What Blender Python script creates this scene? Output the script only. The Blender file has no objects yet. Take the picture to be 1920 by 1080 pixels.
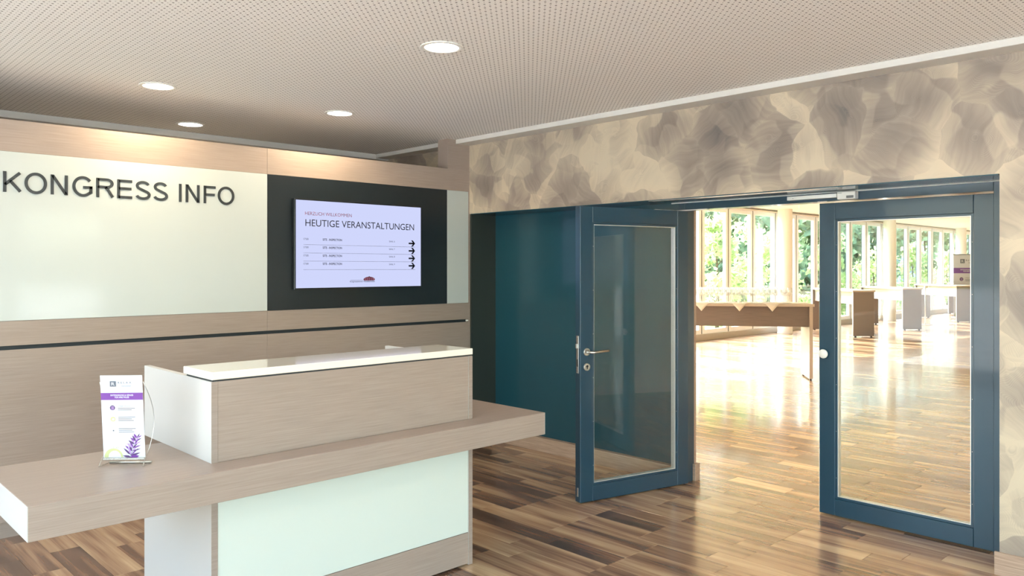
import bpy, bmesh, math, random
from mathutils import Vector, Matrix

# ------------------------------------------------------------------ camera, world, sun, exposure
scene = bpy.context.scene
C = scene.collection
FPX, HORIZON, TH, EYE = 1480.78, 502.9, math.radians(46.198), 1.6
cam_d = bpy.data.cameras.new('camera')
cam_d.sensor_fit = 'HORIZONTAL'
cam_d.sensor_width = 36.0
cam_d.lens = 36.0 * FPX / 1920.0
cam_d.shift_y = (HORIZON - 540.0) / 1920.0
cam_d.clip_start, cam_d.clip_end = 0.05, 500
cam = bpy.data.objects.new('camera', cam_d)
cam.location = (0, 0, EYE)
cam.rotation_euler = (math.pi / 2, 0, TH - math.pi / 2)
C.objects.link(cam)
scene.camera = cam

world = bpy.data.worlds.new('world')
scene.world = world
world.use_nodes = True
wn = world.node_tree
wn.nodes.clear()
w_out = wn.nodes.new('ShaderNodeOutputWorld')
w_bg = wn.nodes.new('ShaderNodeBackground')
w_sky = wn.nodes.new('ShaderNodeTexSky')
w_sky.sky_type = 'NISHITA'
w_sky.sun_disc = False
w_sky.sun_elevation = math.radians(35)
w_sky.sun_rotation = math.radians(20)
w_sky.air_density = 1.2
w_sky.dust_density = 3.0
w_bg.inputs['Strength'].default_value = 0.85
wn.links.new(w_sky.outputs['Color'], w_bg.inputs['Color'])
wn.links.new(w_bg.outputs['Background'], w_out.inputs['Surface'])

sun_d = bpy.data.lights.new('sun', 'SUN')
sun_d.energy = 10.0
sun_d.angle = math.radians(0.8)
sun_d.color = (1.0, 0.97, 0.93)
sun = bpy.data.objects.new('sun', sun_d)
sun.rotation_euler = Vector((-0.20, -0.80, -0.57)).to_track_quat('-Z', 'Y').to_euler()
sun.location = (20, 30, 30)
C.objects.link(sun)

scene.view_settings.view_transform = 'Standard'
scene.view_settings.look = 'None'
scene.view_settings.gamma = 1.0
scene.view_settings.use_curve_mapping = False
scene.view_settings.exposure = 1.5
scene.cycles.use_denoising = True
scene.cycles.max_bounces = 10
scene.cycles.diffuse_bounces = 5
scene.cycles.glossy_bounces = 4
scene.cycles.transmission_bounces = 8
scene.cycles.transparent_max_bounces = 24
scene.cycles.caustics_reflective = False
scene.cycles.caustics_refractive = False
scene.cycles.sample_clamp_indirect = 6.0


def portal(loc, rot, sx, sy):
    d = bpy.data.lights.new('window_portal', 'AREA')
    d.shape = 'RECTANGLE'
    d.size, d.size_y = sx, sy
    d.cycles.is_portal = True
    o = bpy.data.objects.new('window_portal', d)
    o.location, o.rotation_euler = loc, rot
    C.objects.link(o)


# ------------------------------------------------------------------ pixel helpers (photo 1920x1080)
FW = Vector((math.cos(TH), math.sin(TH), 0))
RT = Vector((math.sin(TH), -math.cos(TH), 0))


def ray(x, y):
    v = FW + RT * ((x - 960) / FPX)
    v.z = (HORIZON - y) / FPX
    return v


def on_x(x, y, X):
    r = ray(x, y)
    return Vector((0, 0, EYE)) + r * (X / r.x)


def on_y(x, y, Y):
    r = ray(x, y)
    return Vector((0, 0, EYE)) + r * (Y / r.y)


def on_z(x, y, Z):
    r = ray(x, y)
    return Vector((0, 0, EYE)) + r * ((Z - EYE) / r.z)


def project(p):
    d = p.x * FW.x + p.y * FW.y
    l = p.x * RT.x + p.y * RT.y
    if d < 0.05:
        return None
    return (960 + FPX * l / d, HORIZON - FPX * (p.z - EYE) / d, d)


# ------------------------------------------------------------------ material helpers
def new_mat(name):
    m = bpy.data.materials.new(name)
    m.use_nodes = True
    m.node_tree.nodes.clear()
    return m, m.node_tree.nodes, m.node_tree.links


def srgb(r, g, b):
    def f(c):
        c /= 255.0
        return c / 12.92 if c <= 0.04045 else ((c + 0.055) / 1.055) ** 2.4
    return (f(r), f(g), f(b), 1.0)


def principled(name, col, rough=0.5, metal=0.0, spec=0.5, emis=None, estr=0.0, coat=0.0, bump=0.0, bscale=200.0):
    m, n, l = new_mat(name)
    o = n.new('ShaderNodeOutputMaterial')
    p = n.new('ShaderNodeBsdfPrincipled')
    p.inputs['Base Color'].default_value = col
    p.inputs['Roughness'].default_value = rough
    p.inputs['Metallic'].default_value = metal
    p.inputs['Specular IOR Level'].default_value = spec
    p.inputs['Coat Weight'].default_value = coat
    p.inputs['Coat Roughness'].default_value = 0.05
    if emis:
        p.inputs['Emission Color'].default_value = emis
        p.inputs['Emission Strength'].default_value = estr
    # faint procedural variation
    tc = n.new('ShaderNodeTexCoord')
    nz = n.new('ShaderNodeTexNoise')
    nz.inputs['Scale'].default_value = bscale
    l.new(tc.outputs['Object'], nz.inputs['Vector'])
    if bump > 0:
        b = n.new('ShaderNodeBump')
        b.inputs['Strength'].default_value = bump
        b.inputs['Distance'].default_value = 0.001
        l.new(nz.outputs['Fac'], b.inputs['Height'])
        l.new(b.outputs['Normal'], p.inputs['Normal'])
    else:
        mr = n.new('ShaderNodeMapRange')
        mr.inputs['To Min'].default_value = max(0.0, rough - 0.02)
        mr.inputs['To Max'].default_value = min(1.0, rough + 0.02)
        l.new(nz.outputs['Fac'], mr.inputs['Value'])
        l.new(mr.outputs['Result'], p.inputs['Roughness'])
    l.new(p.outputs['BSDF'], o.inputs['Surface'])
    return m


def emission(name, col, strength):
    m, n, l = new_mat(name)
    o = n.new('ShaderNodeOutputMaterial')
    e = n.new('ShaderNodeEmission')
    e.inputs['Color'].default_value = col
    e.inputs['Strength'].default_value = strength
    l.new(e.outputs['Emission'], o.inputs['Surface'])
    return m


def laminate(name, dark, light, rough=0.42, scale=(1.6, 90, 90), coat=0.0):
    """fine wood-grain laminate, grain running along X"""
    m, n, l = new_mat(name)
    o = n.new('ShaderNodeOutputMaterial')
    p = n.new('ShaderNodeBsdfPrincipled')
    tc = n.new('ShaderNodeTexCoord')
    mp = n.new('ShaderNodeMapping')
    mp.inputs['Scale'].default_value = scale
    nz = n.new('ShaderNodeTexNoise')
    nz.inputs['Scale'].default_value = 2.4
    nz.inputs['Detail'].default_value = 5
    nz.inputs['Roughness'].default_value = 0.65
    cr = n.new('ShaderNodeValToRGB')
    cr.color_ramp.elements[0].position = 0.3
    cr.color_ramp.elements[0].color = dark
    cr.color_ramp.elements[1].position = 0.72
    cr.color_ramp.elements[1].color = light
    l.new(tc.outputs['Object'], mp.inputs['Vector'])
    l.new(mp.outputs['Vector'], nz.inputs['Vector'])
    l.new(nz.outputs['Fac'], cr.inputs['Fac'])
    l.new(cr.outputs['Color'], p.inputs['Base Color'])
    p.inputs['Roughness'].default_value = rough
    p.inputs['Coat Weight'].default_value = coat
    p.inputs['Coat Roughness'].default_value = 0.2
    b = n.new('ShaderNodeBump')
    b.inputs['Strength'].default_value = 0.12
    b.inputs['Distance'].default_value = 0.0008
    l.new(nz.outputs['Fac'], b.inputs['Height'])
    l.new(b.outputs['Normal'], p.inputs['Normal'])
    l.new(p.outputs['BSDF'], o.inputs['Surface'])
    return m


def plank_material(name):
    """streaky walnut plank; each plank shifts tone and figure by its own random number"""
    m, n, l = new_mat(name)
    o = n.new('ShaderNodeOutputMaterial')
    p = n.new('ShaderNodeBsdfPrincipled')
    tc = n.new('ShaderNodeTexCoord')
    oi = n.new('ShaderNodeObjectInfo')
    at = n.new('ShaderNodeAttribute')
    at.attribute_name = 'rnd'
    add = n.new('ShaderNodeMath'); add.operation = 'ADD'
    fr = n.new('ShaderNodeMath'); fr.operation = 'FRACT'
    l.new(oi.outputs['Random'], add.inputs[0])
    l.new(at.outputs['Fac'], add.inputs[1])
    l.new(add.outputs[0], fr.inputs[0])
    off = n.new('ShaderNodeVectorMath'); off.operation = 'SCALE'
    off.inputs[0].default_value = (37.0, 91.0, 13.0)
    l.new(fr.outputs[0], off.inputs['Scale'])
    pos = n.new('ShaderNodeVectorMath'); pos.operation = 'ADD'
    l.new(tc.outputs['Object'], pos.inputs[0])
    l.new(off.outputs[0], pos.inputs[1])

    def streak(scale, nscale, detail, dist):
        mp = n.new('ShaderNodeMapping')
        mp.inputs['Scale'].default_value = scale
        nz = n.new('ShaderNodeTexNoise')
        nz.inputs['Scale'].default_value = nscale
        nz.inputs['Detail'].default_value = detail
        nz.inputs['Distortion'].default_value = dist
        l.new(pos.outputs[0], mp.inputs['Vector'])
        l.new(mp.outputs['Vector'], nz.inputs['Vector'])
        return nz.outputs['Fac']
    wide = streak((11, 0.9, 1), 1.0, 2, 0.3)
    fine = streak((110, 2.2, 1), 1.0, 4, 0.2)
    tone = n.new('ShaderNodeMapRange')
    tone.inputs['To Min'].default_value = -0.10
    tone.inputs['To Max'].default_value = 0.22
    l.new(fr.outputs[0], tone.inputs['Value'])
    s1 = n.new('ShaderNodeMath'); s1.operation = 'MULTIPLY_ADD'
    s1.inputs[1].default_value = 0.26
    l.new(fine, s1.inputs[0])
    s2 = n.new('ShaderNodeMath'); s2.operation = 'MULTIPLY_ADD'
    s2.inputs[1].default_value = 1.0
    l.new(wide, s2.inputs[0])
    l.new(tone.outputs['Result'], s2.inputs[2])
    l.new(s2.outputs[0], s1.inputs[2])
    cr = n.new('ShaderNodeValToRGB')
    e = cr.color_ramp.elements
    e[0].position = 0.40; e[0].color = srgb(86, 65, 53)
    e[1].position = 0.98; e[1].color = srgb(214, 184, 146)
    for ps, c in ((0.54, srgb(122, 91, 72)), (0.66, srgb(153, 119, 93)), (0.80, srgb(184, 150, 117))):
        q = e.new(ps); q.color = c
    l.new(s1.outputs[0], cr.inputs['Fac'])
    l.new(cr.outputs['Color'], p.inputs['Base Color'])
    p.inputs['Roughness'].default_value = 0.27
    p.inputs['Specular IOR Level'].default_value = 0.6
    p.inputs['Coat Weight'].default_value = 0.6
    p.inputs['Coat Roughness'].default_value = 0.13
    b = n.new('ShaderNodeBump')
    b.inputs['Strength'].default_value = 0.10
    b.inputs['Distance'].default_value = 0.0006
    l.new(fine, b.inputs['Height'])
    l.new(b.outputs['Normal'], p.inputs['Normal'])
    l.new(p.outputs['BSDF'], o.inputs['Surface'])
    return m


def stucco_material(name):
    """trowelled decorative plaster: overlapping fan-shaped strokes in brown-grey tones"""
    m, n, l = new_mat(name)
    o = n.new('ShaderNodeOutputMaterial')
    p = n.new('ShaderNodeBsdfPrincipled')
    tc = n.new('ShaderNodeTexCoord')
    nz = n.new('ShaderNodeTexNoise'); nz.inputs['Scale'].default_value = 3.2; nz.inputs['Detail'].default_value = 2
    mixv = n.new('ShaderNodeVectorMath'); mixv.operation = 'MULTIPLY_ADD'
    mixv.inputs[1].default_value = (0.22, 0.22, 0.22)
    l.new(tc.outputs['Object'], nz.inputs['Vector'])
    l.new(nz.outputs['Color'], mixv.inputs[0])
    l.new(tc.outputs['Object'], mixv.inputs[2])
    vo = n.new('ShaderNodeTexVoronoi'); vo.inputs['Scale'].default_value = 3.1
    vo.feature = 'SMOOTH_F1'; vo.inputs['Smoothness'].default_value = 0.03
    l.new(mixv.outputs[0], vo.inputs['Vector'])
    vo2 = n.new('ShaderNodeTexVoronoi'); vo2.inputs['Scale'].default_value = 6.0; vo2.feature = 'SMOOTH_F1'; vo2.inputs['Smoothness'].default_value = 0.15
    l.new(mixv.outputs[0], vo2.inputs['Vector'])
    big = n.new('ShaderNodeTexNoise'); big.inputs['Scale'].default_value = 1.3; big.inputs['Detail'].default_value = 2
    l.new(tc.outputs['Object'], big.inputs['Vector'])
    sep = n.new('ShaderNodeSeparateColor'); l.new(vo.outputs['Color'], sep.inputs[0])
    sep2 = n.new('ShaderNodeSeparateColor'); l.new(vo2.outputs['Color'], sep2.inputs[0])
    a1 = n.new('ShaderNodeMath'); a1.operation = 'MULTIPLY_ADD'; a1.inputs[1].default_value = 0.24
    l.new(sep.outputs[0], a1.inputs[0])
    gr = n.new('ShaderNodeMath'); gr.operation = 'MULTIPLY'; gr.inputs[1].default_value = 0.34
    l.new(vo.outputs['Distance'], gr.inputs[0]); l.new(gr.outputs[0], a1.inputs[2])
    a2 = n.new('ShaderNodeMath'); a2.operation = 'MULTIPLY_ADD'; a2.inputs[1].default_value = 0.16
    l.new(sep2.outputs[0], a2.inputs[0]); l.new(a1.outputs[0], a2.inputs[2])
    a3 = n.new('ShaderNodeMath'); a3.operation = 'MULTIPLY_ADD'; a3.inputs[1].default_value = 0.48
    l.new(big.outputs['Fac'], a3.inputs[0]); l.new(a2.outputs[0], a3.inputs[2])
    # brush marks: each stroke has its own direction
    ang = n.new('ShaderNodeMath'); ang.operation = 'MULTIPLY'; ang.inputs[1].default_value = 3.14
    l.new(sep.outputs[1], ang.inputs[0])
    vr = n.new('ShaderNodeVectorRotate'); vr.rotation_type = 'X_AXIS'
    l.new(mixv.outputs[0], vr.inputs['Vector']); l.new(ang.outputs[0], vr.inputs['Angle'])
    bmap = n.new('ShaderNodeMapping'); bmap.inputs['Scale'].default_value = (1.0, 3.0, 42.0)
    l.new(vr.outputs[0], bmap.inputs['Vector'])
    bn_ = n.new('ShaderNodeTexNoise'); bn_.inputs['Scale'].default_value = 1.0; bn_.inputs['Detail'].default_value = 4
    l.new(bmap.outputs[0], bn_.inputs['Vector'])
    ab = n.new('ShaderNodeMath'); ab.operation = 'MULTIPLY_ADD'; ab.inputs[1].default_value = 0.20
    l.new(bn_.outputs['Fac'], ab.inputs[0]); l.new(a3.outputs[0], ab.inputs[2])
    sb_ = n.new('ShaderNodeMath'); sb_.operation = 'SUBTRACT'; sb_.inputs[1].default_value = 0.10
    l.new(ab.outputs[0], sb_.inputs[0])
    a3 = sb_
    # concentric trowel lines around each stroke
    wv = n.new('ShaderNodeMath'); wv.operation = 'MULTIPLY'; wv.inputs[1].default_value = 380.0
    l.new(vo.outputs['Distance'], wv.inputs[0])
    sn = n.new('ShaderNodeMath'); sn.operation = 'SINE'; l.new(wv.outputs[0], sn.inputs[0])
    a4 = n.new('ShaderNodeMath'); a4.operation = 'MULTIPLY_ADD'; a4.inputs[1].default_value = 0.022
    l.new(sn.outputs[0], a4.inputs[0]); l.new(a3.outputs[0], a4.inputs[2])
    cr = n.new('ShaderNodeValToRGB')
    e = cr.color_ramp.elements
    e[0].position = 0.22; e[0].color = srgb(98, 92, 90)
    e[1].position = 0.80; e[1].color = srgb(204, 190, 166)
    q = e.new(0.5); q.color = srgb(150, 138, 127)
    l.new(a4.outputs[0], cr.inputs['Fac'])
    l.new(cr.outputs['Color'], p.inputs['Base Color'])
    p.inputs['Roughness'].default_value = 0.42
    fine = n.new('ShaderNodeTexNoise'); fine.inputs['Scale'].default_value = 160
    l.new(tc.outputs['Object'], fine.inputs['Vector'])
    hs = n.new('ShaderNodeMath'); hs.operation = 'MULTIPLY_ADD'; hs.inputs[1].default_value = 0.3
    l.new(fine.outputs['Fac'], hs.inputs[0]); l.new(a3.outputs[0], hs.inputs[2])
    b = n.new('ShaderNodeBump'); b.inputs['Strength'].default_value = 0.25; b.inputs['Distance'].default_value = 0.003
    l.new(hs.outputs[0], b.inputs['Height']); l.new(b.outputs['Normal'], p.inputs['Normal'])
    l.new(p.outputs['BSDF'], o.inputs['Surface'])
    return m


def perforated_material(name):
    """white acoustic board: two staggered grids of round holes"""
    m, n, l = new_mat(name)
    o = n.new('ShaderNodeOutputMaterial')
    p = n.new('ShaderNodeBsdfPrincipled')
    tc = n.new('ShaderNodeTexCoord')

    def dots(shift, radius):
        pitch = 0.034
        mp = n.new('ShaderNodeVectorMath'); mp.operation = 'MULTIPLY_ADD'
        mp.inputs[1].default_value = (1 / pitch, 1 / pitch, 0)
        mp.inputs[2].default_value = (shift, shift, 0)
        l.new(tc.outputs['Object'], mp.inputs[0])
        fr = n.new('ShaderNodeVectorMath'); fr.operation = 'FRACTION'
        l.new(mp.outputs[0], fr.inputs[0])
        sb = n.new('ShaderNodeVectorMath'); sb.operation = 'SUBTRACT'
        sb.inputs[1].default_value = (0.5, 0.5, 0)
        l.new(fr.outputs[0], sb.inputs[0])
        ln = n.new('ShaderNodeVectorMath'); ln.operation = 'LENGTH'
        l.new(sb.outputs[0], ln.inputs[0])
        lt = n.new('ShaderNodeMath'); lt.operation = 'LESS_THAN'
        lt.inputs[1].default_value = radius / pitch
        l.new(ln.outputs['Value'], lt.inputs[0])
        return lt.outputs[0]
    mx = n.new('ShaderNodeMath'); mx.operation = 'MAXIMUM'
    l.new(dots(0.0, 0.0050), mx.inputs[0])
    l.new(dots(0.5, 0.0026), mx.inputs[1])
    col = n.new('ShaderNodeMix'); col.data_type = 'RGBA'
    col.inputs['A'].default_value = srgb(243, 241, 237)
    col.inputs['B'].default_value = srgb(108, 104, 100)
    l.new(mx.outputs[0], col.inputs['Factor'])
    l.new(col.outputs['Result'], p.inputs['Base Color'])
    p.inputs['Roughness'].default_value = 0.8
    b = n.new('ShaderNodeBump'); b.invert = True
    b.inputs['Strength'].default_value = 0.5; b.inputs['Distance'].default_value = 0.003
    l.new(mx.outputs[0], b.inputs['Height']); l.new(b.outputs['Normal'], p.inputs['Normal'])
    l.new(p.outputs['BSDF'], o.inputs['Surface'])
    return m


def glass_material(name, tint=(1, 1, 1, 1), refl=0.06, grazing=0.6, rough=0.0):
    """thin pane: see-through with a mirror reflection that grows at grazing angles"""
    m, n, l = new_mat(name)
    o = n.new('ShaderNodeOutputMaterial')
    t = n.new('ShaderNodeBsdfTransparent'); t.inputs['Color'].default_value = tint
    g = n.new('ShaderNodeBsdfGlossy'); g.inputs['Roughness'].default_value = rough
    lw = n.new('ShaderNodeLayerWeight'); lw.inputs['Blend'].default_value = 0.35
    mr = n.new('ShaderNodeMapRange')
    mr.inputs['To Min'].default_value = refl
    mr.inputs['To Max'].default_value = grazing
    pw = n.new('ShaderNodeMath'); pw.operation = 'POWER'; pw.inputs[1].default_value = 2.0
    l.new(lw.outputs['Facing'], pw.inputs[0])
    l.new(pw.outputs[0], mr.inputs['Value'])
    mx = n.new('ShaderNodeMixShader')
    l.new(mr.outputs['Result'], mx.inputs['Fac'])
    l.new(t.outputs['BSDF'], mx.inputs[1]); l.new(g.outputs['BSDF'], mx.inputs[2])
    l.new(mx.outputs[0], o.inputs['Surface'])
    return m


def leaf_material(name, c1, c2, transl=0.5):
    m, n, l = new_mat(name)
    o = n.new('ShaderNodeOutputMaterial')
    tc = n.new('ShaderNodeTexCoord')
    nz = n.new('ShaderNodeTexNoise'); nz.inputs['Scale'].default_value = 2.2; nz.inputs['Detail'].default_value = 4
    cr = n.new('ShaderNodeValToRGB')
    cr.color_ramp.elements[0].position = 0.35; cr.color_ramp.elements[0].color = c1
    cr.color_ramp.elements[1].position = 0.65; cr.color_ramp.elements[1].color = c2
    l.new(tc.outputs['Object'], nz.inputs['Vector']); l.new(nz.outputs['Fac'], cr.inputs['Fac'])
    d = n.new('ShaderNodeBsdfDiffuse'); t = n.new('ShaderNodeBsdfTranslucent')
    l.new(cr.outputs['Color'], d.inputs['Color']); l.new(cr.outputs['Color'], t.inputs['Color'])
    mx = n.new('ShaderNodeMixShader'); mx.inputs['Fac'].default_value = transl
    l.new(d.outputs[0], mx.inputs[1]); l.new(t.outputs[0], mx.inputs[2])
    l.new(mx.outputs[0], o.inputs['Surface'])
    return m


M = {}
M['lam'] = laminate('taupe_laminate', srgb(148, 133, 123), srgb(168, 153, 141))
M['lam_edge'] = laminate('taupe_edge', srgb(146, 132, 122), srgb(164, 149, 138))
M['base_wood'] = laminate('baseboard_oak', srgb(150, 126, 108), srgb(196, 170, 148), 0.5, (90, 1.8, 60))
M['hall_wood'] = laminate('hall_table_laminate', srgb(118, 106, 100), srgb(140, 127, 120), 0.4)
M['hall_light'] = laminate('hall_table_edge', srgb(196, 184, 172), srgb(214, 203, 191), 0.4)
M['plank'] = plank_material('walnut_plank')
M['sub'] = principled('screed', srgb(60, 46, 40), 0.9)
M['stucco'] = stucco_material('trowelled_plaster')
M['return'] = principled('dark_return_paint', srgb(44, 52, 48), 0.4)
M['perf'] = perforated_material('perforated_board')
M['ceil_white'] = principled('ceiling_white', srgb(226, 224, 218), 0.7, bump=0.1, bscale=60)
M['trim'] = principled('trim_white', srgb(214, 212, 206), 0.5)
M['white_glass'] = principled('white_lacquered_glass', srgb(193, 201, 197), 0.08, spec=0.3)
M['green_glass'] = principled('pale_green_lacquered_glass', srgb(208, 219, 211), 0.12, coat=0.2)
M['white_lam'] = principled('white_laminate', srgb(202, 200, 197), 0.35, bump=0.03)
M['solid_top'] = principled('polished_solid_surface', srgb(240, 234, 222), 0.10, coat=0.4)
M['black_panel'] = principled('black_panel', srgb(24, 33, 37), 0.35)
M['groove'] = principled('dark_groove', srgb(36, 44, 48), 0.6)
M['screen'] = emission('screen_glow', (0.56, 0.60, 0.86, 1), 0.40)
M['bezel'] = principled('bezel_black', srgb(18, 24, 28), 0.3)
M['ink'] = principled('ink_dark', srgb(34, 44, 52), 0.5)
M['ink_navy'] = principled('ink_navy', srgb(12, 16, 34), 0.6)
M['ink_red'] = principled('ink_red', srgb(120, 58, 78), 0.6)
M['ink_line'] = principled('ink_line', srgb(120, 128, 160), 0.6)
M['letter'] = principled('lettering', srgb(48, 54, 56), 0.4)
M['teal'] = principled('petrol_lacquer', srgb(27, 72, 85), 0.22, coat=0.3)
M['door_blue'] = principled('petrol_door_paint', srgb(23, 60, 79), 0.30, coat=0.25)
M['steel'] = principled('brushed_steel', srgb(198, 196, 190), 0.28, metal=1.0)
M['alu'] = principled('bright_aluminium', srgb(226, 226, 222), 0.35, metal=0.6)
M['white_plastic'] = principled('white_plastic', srgb(236, 236, 230), 0.4)
M['label_grey'] = principled('label_grey', srgb(116, 118, 118), 0.6)
M['black'] = principled('black_rubber', srgb(22, 22, 24), 0.6)
M['door_glass'] = glass_material('door_glass', (0.95, 0.98, 0.97, 1), 0.022, 0.5)
M['win_glass'] = glass_material('window_glass', (0.97, 0.99, 0.98, 1), 0.03, 0.45)
M['wine_glass'] = glass_material('wine_glass', (0.96, 0.97, 0.97, 1), 0.22, 0.9, 0.05)
M['mullion_white'] = principled('mullion_white', srgb(238, 243, 250), 0.4)
M['mullion_dark'] = principled('mullion_dark', srgb(58, 66, 74), 0.4)
M['sill'] = principled('sill_grey', srgb(176, 172, 164), 0.5)
M['column'] = principled('column_plaster', srgb(234, 229, 222), 0.6, bump=0.08, bscale=80)
M['hall_wall'] = principled('hall_wall', srgb(232, 230, 226), 0.7, bump=0.08, bscale=80)
M['hall_ceil'] = principled('hall_ceiling', srgb(238, 235, 230), 0.7, bump=0.05, bscale=80)
M['cloth'] = principled('napkin_linen', srgb(240, 236, 228), 0.8, bump=0.25, bscale=500)
M['paper'] = principled('poster_paper', srgb(206, 210, 219), 0.35)
M['purple'] = principled('print_purple', srgb(112, 58, 146), 0.5)
M['purple_dk'] = principled('print_dark_purple', srgb(82, 58, 104), 0.5)
M['lilac'] = principled('print_lilac', srgb(172, 140, 194), 0.5)
M['print_green'] = principled('print_pale_green', srgb(186, 190, 136), 0.5)
M['print_grey'] = principled('print_grey', srgb(92, 98, 110), 0.5)
M['lamp'] = emission('lamp_diffuser', (1.0, 0.93, 0.82, 1), 5.0)
M['grass'] = leaf_material('lawn', srgb(112, 128, 86), srgb(146, 158, 112), 0.0)
M['leaf_light'] = leaf_material('maple_leaves', srgb(158, 184, 120), srgb(212, 224, 172), 0.5)
M['leaf_dark'] = leaf_material('forest_leaves', srgb(104, 132, 104), srgb(150, 172, 138), 0.4)
M['bark'] = principled('bark', srgb(96, 84, 72), 0.9, bump=0.5, bscale=40)
M['facade'] = principled('facade', srgb(176, 188, 198), 0.6)
M['facade_glass'] = principled('facade_glass', srgb(110, 136, 150), 0.1)


# ------------------------------------------------------------------ mesh helpers
def finish(name, bm, mat, parent=None, smooth=False):
    bmesh.ops.recalc_face_normals(bm, faces=bm.faces)
    me = bpy.data.meshes.new(name)
    bm.to_mesh(me); bm.free()
    me.materials.append(mat)
    if smooth:
        for p in me.polygons:
            p.use_smooth = True
    o = bpy.data.objects.new(name, me)
    C.objects.link(o)
    if parent is not None:
        o.parent = parent
    return o


def add_box(bm, x0, x1, y0, y1, z0, z1):
    vs = [bm.verts.new(p) for p in ((x0, y0, z0), (x1, y0, z0), (x1, y1, z0), (x0, y1, z0),
                                    (x0, y0, z1), (x1, y0, z1), (x1, y1, z1), (x0, y1, z1))]
    for f in ((3, 2, 1, 0), (4, 5, 6, 7), (0, 1, 5, 4), (1, 2, 6, 5), (2, 3, 7, 6), (3, 0, 4, 7)):
        bm.faces.new([vs[i] for i in f])


def box(name, x0, x1, y0, y1, z0, z1, mat, parent=None, bev=0.0015):
    """box in world metres; the parent (an unrotated empty) is subtracted"""
    bm = bmesh.new()
    p = parent.location if parent is not None else Vector((0, 0, 0))
    if parent is not None and parent.parent is not None:
        p = p + parent.parent.location
    add_box(bm, x0 - p.x, x1 - p.x, y0 - p.y, y1 - p.y, z0 - p.z, z1 - p.z)
    if bev:
        bmesh.ops.bevel(bm, geom=bm.edges[:], offset=bev, segments=1, affect='EDGES')
    return finish(name, bm, mat, parent)


def lbox(name, x0, x1, y0, y1, z0, z1, mat, parent, bev=0.0015):
    """box in the parent's own coordinates"""
    bm = bmesh.new()
    add_box(bm, x0, x1, y0, y1, z0, z1)
    if bev:
        bmesh.ops.bevel(bm, geom=bm.edges[:], offset=bev, segments=1, affect='EDGES')
    return finish(name, bm, mat, parent)


def add_tube(bm, pts, r, seg=10, caps=True):
    pts = [Vector(p) for p in pts]
    rings = []
    for i, p in enumerate(pts):
        d = (pts[min(i + 1, len(pts) - 1)] - pts[max(i - 1, 0)]).normalized()
        a = d.orthogonal().normalized() if i == 0 else (a - d * a.dot(d)).normalized()
        b = d.cross(a)
        rr = r[i] if isinstance(r, (list, tuple)) else r
        rings.append([bm.verts.new(p + (a * math.cos(2 * math.pi * k / seg) + b * math.sin(2 * math.pi * k / seg)) * rr) for k in range(seg)])
    for i in range(len(rings) - 1):
        for k in range(seg):
            bm.faces.new((rings[i][k], rings[i][(k + 1) % seg], rings[i + 1][(k + 1) % seg], rings[i + 1][k]))
    if caps:
        bm.faces.new(rings[0][::-1]); bm.faces.new(rings[-1])


def tube(name, pts, r, mat, parent=None, seg=10):
    bm = bmesh.new()
    add_tube(bm, pts, r, seg)
    return finish(name, bm, mat, parent, smooth=True)


def add_lathe(bm, prof, seg=24, cx=0, cy=0):
    rings = []
    for r, z in prof:
        rings.append([bm.verts.new((cx + r * math.cos(2 * math.pi * k / seg), cy + r * math.sin(2 * math.pi * k / seg), z)) for k in range(seg)])
    for i in range(len(rings) - 1):
        for k in range(seg):
            bm.faces.new((rings[i][k], rings[i][(k + 1) % seg], rings[i + 1][(k + 1) % seg], rings[i + 1][k]))
    return rings


def empty(name, loc, rz=0.0, parent=None):
    o = bpy.data.objects.new(name, None)
    o.location = loc
    o.rotation_euler = (0, 0, rz)
    o.empty_display_size = 0.1
    C.objects.link(o)
    if parent is not None:
        o.parent = parent
    return o


def tag(o, label, cat, group=None, kind=None):
    o['label'] = label
    o['category'] = cat
    if group:
        o['group'] = group
    if kind:
        o['kind'] = kind
    return o


def text_mesh(body, extrude=0.0, bold=0.0, res=4):
    cu = bpy.data.curves.new('text', 'FONT')
    cu.body = body
    cu.size = 1.0
    cu.extrude = extrude
    cu.offset = bold
    cu.resolution_u = res
    o = bpy.data.objects.new('text', cu)
    C.objects.link(o)
    dg = bpy.context.evaluated_depsgraph_get()
    me = bpy.data.meshes.new_from_object(o.evaluated_get(dg))
    bpy.data.objects.remove(o)
    bpy.data.curves.remove(cu)
    me.materials.clear()
    return me


def cap_height():
    me = text_mesh('H')
    ys = [v.co.y for v in me.vertices]
    return max(ys) - min(ys)


CAP = cap_height()


def put_text(name, body, x0, x1, z0, caph, y, mat, parent, bold=0.0, shear=None):
    """flat text facing -Y: left x0, right x1, baseline z0, capital height caph, in the parent's coordinates"""
    me = text_mesh(body, 0.0, bold)
    xs = [v.co.x for v in me.vertices]
    a, b = min(xs), max(xs)
    s = (x1 - x0) / (b - a) if x1 is not None else caph / CAP
    for v in me.vertices:
        v.co = Vector((x0 + (v.co.x - a) * s, y, z0 + v.co.y * caph / CAP))
    me.materials.append(mat)
    o = bpy.data.objects.new(name, me)
    C.objects.link(o)
    o.parent = parent
    return o


def flat(name, pts, y, mat, parent):
    """flat printed polygon facing -Y"""
    bm = bmesh.new()
    bm.faces.new([bm.verts.new((x, y, z)) for x, z in pts])
    me = bpy.data.meshes.new(name)
    bm.to_mesh(me); bm.free()
    me.materials.append(mat)
    o = bpy.data.objects.new(name, me)
    C.objects.link(o)
    o.parent = parent
    return o


# ================================================================== THE SETTING
# key planes (metres): door wall face X=4.69, door line X=5.02, partition face Y=5.45, ceiling Z=2.75
XW, XD, YP, ZC = 4.69, 5.02, 5.45, 2.75
LX0, LY0, LY1 = -2.4, -5.2, 6.95          # lobby
HX1, HY0, HY1, HZ = 42.0, -0.6, 9.75, 3.05  # hall

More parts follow.
